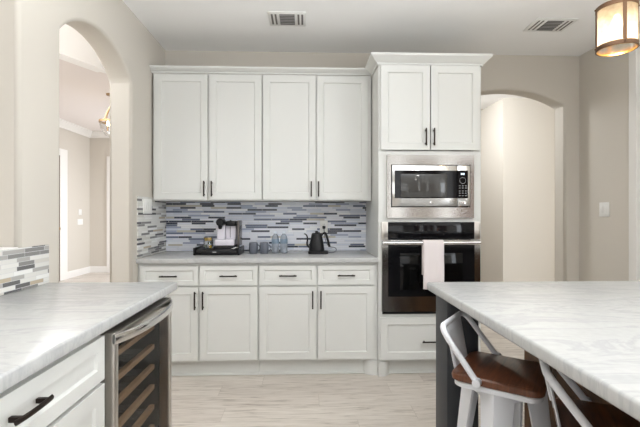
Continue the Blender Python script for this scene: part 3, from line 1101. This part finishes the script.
# capsule drawer / tray
t = thing('capsule_drawer', 'flat black drawer stand under the silver coffee machine', 'coffee stand', (-0.735, 3.53, CT))
bm = nb()
add_box(bm, -0.905, -0.565, 3.42, 3.68, CT + 0.006, CT + 0.050, bev=0.004)
obj('body', bm, 'blackplastic', t)
for xa in (-0.925, -0.563):
    obj('end_plate', box(xa, xa + 0.018, 3.415, 3.685, CT, CT + 0.062, bev=0.004), 'blackplastic', t)
dw = obj('drawer', box(-0.898, -0.572, 3.412, 3.421, CT + 0.010, CT + 0.046, bev=0.003), 'black', t)
obj('badge', box(-0.765, -0.735, 3.4105, 3.4125, CT + 0.024, CT + 0.031), 'icon', dw)
obj('handle', add_tube(nb(), [(-0.60, 3.414, CT + 0.052), (-0.60, 3.395, CT + 0.056), (-0.572, 3.392, CT + 0.064), (-0.555, 3.410, CT + 0.066)], 0.004, 8), 'chrome', dw)

TT = CT + 0.050
t = thing('coffee_machine', 'silver capsule coffee machine with black head on the flat black stand', 'coffee machine', (-0.67, 3.55, TT))
bm = nb()
add_box(bm, -0.765, -0.582, 3.46, 3.66, TT + 0.0005, TT + 0.026, bev=0.004)
obj('drip_base', bm, 'black', t)
bm = nb()
add_box(bm, -0.762, -0.600, 3.475, 3.655, TT + 0.026, TT + 0.075, bev=0.005)
obj('cup_support', bm, 'silver', t)
bm = nb()
add_box(bm, -0.752, -0.684, 3.515, 3.655, TT + 0.0755, TT + 0.232, bev=0.008)
obj('column', bm, 'silver', t)
bm = nb()
add_box(bm, -0.682, -0.595, 3.535, 3.655, TT + 0.0755, TT + 0.210, bev=0.008)
sd = obj('side_housing', bm, 'silver', t)
obj('groove', box(-0.644, -0.640, 3.532, 3.536, TT + 0.09, TT + 0.185), 'black', sd)
bm = nb()
hd = lathe([(0, -0.055), (0.026, -0.052), (0.032, -0.045), (0.034, -0.02), (0.034, 0.05), (0, 0.05)], n=24)
bmesh.ops.rotate(hd, cent=(0, 0, 0), matrix=Matrix.Rotation(-PI / 2, 3, 'X'), verts=hd.verts)
bmesh.ops.translate(hd, vec=(-0.715, 3.500, TT + 0.222), verts=hd.verts)
hd_o = obj('brew_head', hd, 'blackplastic', t)
obj('spout', lathe([(0.012, TT + 0.165), (0.016, TT + 0.175), (0.020, TT + 0.20), (0, TT + 0.20)], -0.715, 3.475, 16), 'black', hd_o)
obj('lever', box(-0.675, -0.590, 3.490, 3.600, TT + 0.190, TT + 0.232, bev=0.008), 'blackplastic', t)
obj('button', box(-0.645, -0.632, 3.52, 3.54, TT + 0.230, TT + 0.240, bev=0.002), 'blackplastic', t)
obj('water_tank', box(-0.578, -0.560, 3.50, 3.66, TT + 0.02, TT + 0.236, bev=0.004), mat('smoked_tank', rgb(98, 92, 88), 0.2, 0.3), t)

# jar of capsules on the stand
t = thing('glass_jar', 'clear glass jar of coffee capsules on the black stand, left of the machine', 'jar', (-0.822, 3.5, TT))
gx, gy = -0.820, 3.50
obj('jar_body', lathe([(0, TT + 0.0015), (0.036, TT + 0.0015), (0.040, TT + 0.006), (0.040, TT + 0.086), (0.036, TT + 0.094), (0.036, TT + 0.100), (0.034, TT + 0.100), (0.034, TT + 0.094), (0.0375, TT + 0.085), (0.0375, TT + 0.008), (0.034, TT + 0.004), (0, TT + 0.004)], gx, gy, 24), 'clear', t)
caps = [(-0.018, -0.014, 0.006, 'green', 'dark green'), (0.018, -0.014, 0.006, 'yellow', 'yellow'), (0.0, 0.018, 0.006, 'silver', 'silver'),
        (-0.018, -0.012, 0.036, 'silver', 'silver'), (0.018, -0.012, 0.036, 'green', 'dark green'), (0.0, 0.018, 0.036, 'green', 'dark green'),
        (-0.017, -0.014, 0.066, 'yellow', 'yellow'), (0.018, -0.013, 0.066, 'yellow', 'yellow'), (0.0, 0.018, 0.066, 'yellow', 'yellow')]
nm = {0.006: 'at the bottom of', 0.036: 'in the middle of', 0.066: 'at the top of'}
for i, (dx, dy, dz, m_, cn) in enumerate(caps):
    z = TT + dz
    cpo = obj('coffee_capsule', lathe([(0, z), (0.010, z), (0.0145, z + 0.020), (0.0165, z + 0.022), (0.0165, z + 0.024), (0.0, z + 0.026)], gx + dx, gy + dy, 16), m_)
    side = 'left' if dx < -0.005 else ('right' if dx > 0.005 else 'rear')
    tag(cpo, '%s coffee capsule %s the glass jar, %s one of its layer' % (cn, nm[dz], side), 'coffee capsule', 'capsules in the glass jar')


# mugs
def make_mug(label):
    t = thing('mug', label, 'mug', (0, 0, 0), 0, 'grey mugs on the back counter')
    obj('cup', lathe([(0, 0.0), (0.034, 0.0), (0.037, 0.004), (0.0385, 0.05), (0.037, 0.085), (0.036, 0.096), (0.034, 0.096), (0.034, 0.085), (0.0355, 0.05), (0.033, 0.008), (0, 0.006)], 0, 0, 32), 'grey', t, local=True)
    obj('handle', add_tube(nb(), [(0.037 + 0.0 + 0.022 * math.sin(PI * k / 12), 0, 0.048 + 0.026 * math.cos(PI * k / 12)) for k in range(13)], 0.005, 8, sx=1.3), 'grey', t, local=True)
    return t


m1 = make_mug('grey mug standing next to the coffee machine')
m1.location = (-0.448, 3.56, CT)
m1.rotation_euler = (0, 0, math.radians(25))
m2 = copy_tree(m1)
m2.location = (-0.355, 3.56, CT)
m2.rotation_euler = (0, 0, math.radians(-8))
m2['label'] = 'grey mug standing against the clear water bottles'


# bottles
def make_bottle(label):
    t = thing('water_bottle', label, 'bottle', (0, 0, 0), 0, 'clear water bottles on the back counter')
    obj('bottle', lathe([(0, 0.0), (0.028, 0.0), (0.032, 0.005), (0.032, 0.040), (0.0305, 0.045), (0.032, 0.050), (0.032, 0.125), (0.026, 0.150), (0.013, 0.166), (0.013, 0.176), (0, 0.176)], 0, 0, 24), 'pet', t, local=True)
    obj('label', lathe([(0.0326, 0.085), (0.0328, 0.0855), (0.0328, 0.1235), (0.0326, 0.124)], 0, 0, 24), 'label', t, local=True)
    obj('cap', lathe([(0.0145, 0.170), (0.0148, 0.172), (0.0148, 0.186), (0, 0.188)], 0, 0, 20), 'cap', t, local=True)
    return t


b1 = make_bottle('clear plastic water bottle with pale blue label next to the grey mugs')
b1.location = (-0.262, 3.60, CT)
b2 = copy_tree(b1)
b2.location = (-0.188, 3.60, CT)
b2['label'] = 'clear plastic water bottle with pale blue label, the one nearer the black kettle'

# gooseneck kettle and its base
kx, ky = 0.098, 3.55
t = thing('kettle_base', 'flat black electric base with grey cord under the kettle', 'kettle base', (kx, ky, CT))
bm = nb()
P_ = rounded_rect(0.086, 0.075, 0.03)
rings = []
for s, z in ((0.96, CT), (1.0, CT + 0.004), (1.0, CT + 0.019), (0.97, CT + 0.022)):
    rings.append([bm.verts.new((kx + 0.012 + x * s, ky + y * s, z)) for x, y in P_])
for A, B in zip(rings, rings[1:]):
    for k in range(len(A)):
        bm.faces.new((A[k], A[(k + 1) % len(A)], B[(k + 1) % len(B)], B[k]))
bm.faces.new(rings[0])
bm.faces.new(rings[-1])
obj('plate', bm, 'black', t)
cpts = bezier((kx + 0.09, ky + 0.02, CT + 0.010), (kx + 0.15, ky - 0.01, CT + 0.0), (kx + 0.172, ky + 0.04, CT + 0.022), 8)
cpts += bezier((kx + 0.172, ky + 0.04, CT + 0.022), (kx + 0.185, ky + 0.09, CT + 0.045), (kx + 0.135, ky + 0.13, CT + 0.045), 8)[1:]
cpts += bezier((kx + 0.135, ky + 0.13, CT + 0.045), (kx + 0.090, ky + 0.17, CT + 0.045), (kx + 0.078, YB - 0.055, CT + 0.15), 8)[1:]
cpts += bezier((kx + 0.078, YB - 0.055, CT + 0.15), (kx + 0.074, YB - 0.05, CT + 0.205), (kx + 0.074, YB - 0.045, CT + 0.215), 4)[1:]
obj('cord', add_tube(nb(), cpts, 0.0035, 8), 'cord', t)
obj('plug', box(kx + 0.060, kx + 0.088, YB - 0.055, YB - 0.0185, CT + 0.205, CT + 0.232, bev=0.005), 'black', t)
t = thing('gooseneck_kettle', 'matte black gooseneck kettle standing on its electric base', 'kettle', (kx, ky, CT + 0.022))
kz = CT + 0.0225
obj('body', lathe([(0, kz), (0.062, kz), (0.068, kz + 0.004), (0.068, kz + 0.012), (0.058, kz + 0.08), (0.045, kz + 0.138), (0.043, kz + 0.144), (0, kz + 0.145)], kx, ky, 36), 'black', t)
ld = obj('lid', lathe([(0.043, kz + 0.1455), (0.040, kz + 0.153), (0.014, kz + 0.157), (0, kz + 0.157)], kx, ky, 28), 'black', t)
obj('knob', lathe([(0, kz + 0.156), (0.013, kz + 0.157), (0.015, kz + 0.166), (0.011, kz + 0.172), (0, kz + 0.173)], kx, ky, 18), 'black', ld)
sp = bezier((kx - 0.050, ky, kz + 0.030), (kx - 0.092, ky, kz + 0.035), (kx - 0.080, ky, kz + 0.085), 8)
sp += bezier((kx - 0.080, ky, kz + 0.085), (kx - 0.074, ky, kz + 0.140), (kx - 0.108, ky, kz + 0.150), 8)[1:]
obj('spout', add_tube(nb(), sp, [0.010 - 0.0055 * i / (len(sp) - 1) for i in range(len(sp))], 12), 'black', t)
hp = bezier((kx + 0.040, ky, kz + 0.128), (kx + 0.060, ky, kz + 0.165), (kx + 0.078, ky, kz + 0.150), 6)
hp += bezier((kx + 0.078, ky, kz + 0.150), (kx + 0.092, ky, kz + 0.120), (kx + 0.112, ky, kz + 0.035), 8)[1:]
obj('handle', add_tube(nb(), hp, [0.008] * 4 + [0.0105] * (len(hp) - 4), 12, sx=1.2), 'black', t)


# ------------------------------------------------------------------ switches and outlets
def plate_y(name, label, cat, x, z, w, h, y, rockers=1, outlet=False):
    t = thing(name, label, cat, (x, y, z))
    obj('plate', box(x - w / 2, x + w / 2, y - 0.007, y, z - h / 2, z + h / 2, bev=0.002), 'whitep', t)
    for k in range(rockers):
        cx = x + (k - (rockers - 1) / 2) * 0.046
        if outlet:
            for s in (-1, 1):
                r = obj('socket', box(cx - 0.017, cx + 0.017, y - 0.0095, y - 0.0065, z + s * 0.021 - 0.014, z + s * 0.021 + 0.014, bev=0.001), 'whitep', t)
                bm = nb()
                for q in (-1, 1):
                    add_box(bm, cx + q * 0.006 - 0.001, cx + q * 0.006 + 0.001, y - 0.0102, y - 0.009, z + s * 0.021 - 0.002, z + s * 0.021 + 0.007)
                obj('slot', bm, 'black', r)
        else:
            obj('rocker', box(cx - 0.016, cx + 0.016, y - 0.011, y - 0.006, z - 0.033, z + 0.033, bev=0.002), 'whitep', t)
    return t


plate_y('wall_outlet', 'white outlet plate on the mosaic behind the black kettle', 'outlet', kx + 0.074, CT + 0.222, 0.072, 0.116, YB - 0.0091, outlet=True)


def plate_x(label, y, z, w, h, x, facing, rockers):
    t = thing('light_switch', label, 'light switch', (x, y, z))
    a, b = sorted((x, x + facing * 0.007))
    obj('plate', box(a, b, y - w / 2, y + w / 2, z - h / 2, z + h / 2, bev=0.002), 'whitep', t)
    for k in range(rockers):
        cy = y + (k - (rockers - 1) / 2) * 0.046
        a, b = sorted((x + facing * 0.006, x + facing * 0.011))
        obj('rocker', box(a, b, cy - 0.016, cy + 0.016, z - 0.033, z + 0.033, bev=0.002), 'whitep', t)
    return t


plate_x('white triple switch plate on the left mosaic below the upper cabinet', 3.370, 1.329, 0.175, 0.118, XL + 0.0091, 1, 3)
plate_x('white double switch plate on the right greige wall beside the door casing', 3.499, 1.307, 0.115, 0.125, XR - 0.0001, -1, 2)
plate_x('upper small white switch plate on the foyer wall through the left arch', 8.62, 1.30, 0.11, 0.12, -4.6399, 1, 2)
plate_x('lower small white switch plate on the foyer wall through the left arch', 8.62, 1.10, 0.20, 0.12, -4.6399, 1, 3)


# ------------------------------------------------------------------ ceiling vents
def make_vent(label, x0, x1, y0, y1):
    t = thing('ceiling_vent', label, 'vent', ((x0 + x1) / 2, (y0 + y1) / 2, CEIL), 0, 'air vents in the kitchen ceiling')
    z = CEIL
    w, h = x1 - x0, y1 - y0
    obj('frame', box(x0, x1, y0, y1, z - 0.008, z - 0.0005, bev=0.003), 'whitep', t)
    cx0, cx1 = x0 + 0.30 * w, x1 - 0.30 * w
    obj('backing', box(cx0, cx1, y0 + 0.14 * h, y1 - 0.14 * h, z - 0.0095, z - 0.0075), 'ventdark', t)
    for k in range(7):
        yy = y0 + h * (0.17 + 0.66 * k / 6)
        b_ = box(cx0, cx1, -0.009, 0.009, -0.001, 0.001)
        bmesh.ops.rotate(b_, cent=(0, 0, 0), matrix=Matrix.Rotation(0.6, 3, 'X'), verts=b_.verts)
        bmesh.ops.translate(b_, vec=(0, yy, z - 0.013), verts=b_.verts)
        obj('slat', b_, 'ventgrey', t)
    for f_ in (0.10, 0.20, 0.80, 0.90):
        xx = x0 + w * f_
        obj('slot', box(xx - 0.007, xx + 0.007, y0 + 0.14 * h, y1 - 0.14 * h, z - 0.0092, z - 0.0075), 'ventdark', t)
    return t


make_vent('white ceiling air vent above the upper cabinets', -0.282, 0.005, 3.055, 3.285)
make_vent('white ceiling air vent near the hanging lamp', 1.785, 2.11, 3.085, 3.310)

# ------------------------------------------------------------------ pendant over the island
px_, py_, pr = 1.694, 2.172, 0.096
zb, zt = 2.163, 2.400
t = thing('pendant_light', 'bronze drum pendant lamp with seeded glass hanging over the island', 'lamp', (px_, py_, CEIL))


def ring(r0, r1, z0, z1):
    return lathe([(r0, z0), (r1, z0), (r1, z1), (r0, z1), (r0, z0)], px_, py_, 48)


obj('lower_ring', ring(pr - 0.003, pr + 0.002, zb, zb + 0.022), 'bronzelamp', t)
obj('upper_ring', ring(pr - 0.003, pr + 0.002, zt - 0.022, zt), 'bronzelamp', t)
obj('rim', ring(pr - 0.007, pr - 0.0032, zb - 0.001, zb + 0.008), 'goldlip', t)
obj('lamp_shade', lathe([(pr - 0.0035, zb + 0.004), (pr - 0.0035, zt - 0.004)], px_, py_, 48), 'seedglass', t)
ang0 = math.atan2(-py_, -px_) + 0.36
for k in range(4):
    a = ang0 + k * PI / 2
    b_ = box(pr, pr + 0.0035, -0.009, 0.009, zb + 0.003, zt - 0.003)
    for zz in (zb + 0.011, zt - 0.011):
        add_box(b_, pr + 0.002, pr + 0.010, -0.004, 0.004, zz - 0.004, zz + 0.004, bev=0.001)
    bmesh.ops.rotate(b_, cent=(0, 0, 0), matrix=Matrix.Rotation(a, 3, 'Z'), verts=b_.verts)
    bmesh.ops.translate(b_, vec=(px_, py_, 0), verts=b_.verts)
    obj('strap', b_, 'bronzelamp', t)
obj('top_plate', lathe([(0, zt - 0.004), (pr - 0.002, zt - 0.004), (pr - 0.004, zt + 0.004), (0.03, zt + 0.03), (0, zt + 0.03)], px_, py_, 40), 'bronzelamp', t)
obj('stem', add_tube(nb(), [(px_, py_, zt + 0.02), (px_, py_, CEIL - 0.02)], 0.007, 10), 'bronzelamp', t)
obj('canopy', lathe([(0, CEIL - 0.03), (0.04, CEIL - 0.028), (0.062, CEIL - 0.008), (0.064, CEIL - 0.0005), (0, CEIL - 0.0005)], px_, py_, 28), 'bronzelamp', t)
sk = obj('socket', lathe([(0, zt - 0.004), (0.018, zt - 0.004), (0.018, zt - 0.05), (0, zt - 0.05)], px_, py_, 18), 'bronzelamp', t)
zq = zt - 0.05
obj('bulb', lathe([(0.012, zq), (0.014, zq - 0.012), (0.028, zq - 0.045), (0.030, zq - 0.060), (0.022, zq - 0.080), (0, zq - 0.088)], px_, py_, 20), 'bulb', t)
pl = bpy.data.lights.new('pendant_glow', 'POINT')
pl.energy = 2.2
pl.color = (1.0, 0.82, 0.58)
pl.shadow_soft_size = 0.03
plo = bpy.data.objects.new('pendant_glow', pl)
C.objects.link(plo)
plo.location = (px_, py_, zb + 0.035)

# ------------------------------------------------------------------ foyer lantern
lx, ly, lz = -2.865, 6.15, 2.55
t = thing('foyer_lantern', 'brass and glass bell lantern hanging in the foyer beyond the left arch', 'lamp', (lx, ly, FC))
obj('rim', lathe([(0.150, lz + 0.055), (0.160, lz + 0.055), (0.160, lz + 0.085), (0.150, lz + 0.085), (0.150, lz + 0.055)], lx, ly, 32), 'brass', t)
obj('lamp_shade', lathe([(0.150, lz + 0.07), (0.145, lz), (0.12, lz - 0.07), (0.07, lz - 0.13), (0.02, lz - 0.15)], lx, ly, 32), 'clear', t)
obj('finial', lathe([(0, lz - 0.18), (0.012, lz - 0.17), (0.022, lz - 0.152), (0, lz - 0.145)], lx, ly, 14), 'brass', t)
for k in range(3):
    a = k * 2 * PI / 3 + 0.4
    obj('arm', add_tube(nb(), [(lx + 0.155 * math.cos(a), ly + 0.155 * math.sin(a), lz + 0.08), (lx + 0.09 * math.cos(a), ly + 0.09 * math.sin(a), lz + 0.2), (lx + 0.015 * math.cos(a), ly + 0.015 * math.sin(a), lz + 0.30)], 0.008, 8), 'brass', t)
obj('stem', add_tube(nb(), [(lx, ly, lz + 0.28), (lx, ly, FC - 0.01)], 0.008, 8), 'brass', t)
obj('canopy', lathe([(0, FC - 0.03), (0.06, FC - 0.02), (0.065, FC - 0.0005), (0, FC - 0.0005)], lx, ly, 20), 'brass', t)
for k in range(3):
    a = k * 2 * PI / 3
    cx, cy = lx + 0.05 * math.cos(a), ly + 0.05 * math.sin(a)
    cd = obj('candle', lathe([(0, lz - 0.07), (0.012, lz - 0.07), (0.012, lz + 0.0), (0, lz + 0.0)], cx, cy, 12), 'brass', t)
    obj('bulb', lathe([(0.006, lz), (0.018, lz + 0.03), (0.012, lz + 0.055), (0, lz + 0.08)], cx, cy, 12), 'bulb', t)
obj('hub', add_tube(nb(), [(lx, ly, lz - 0.146), (lx, ly, lz - 0.05)], 0.01, 8), 'brass', t)
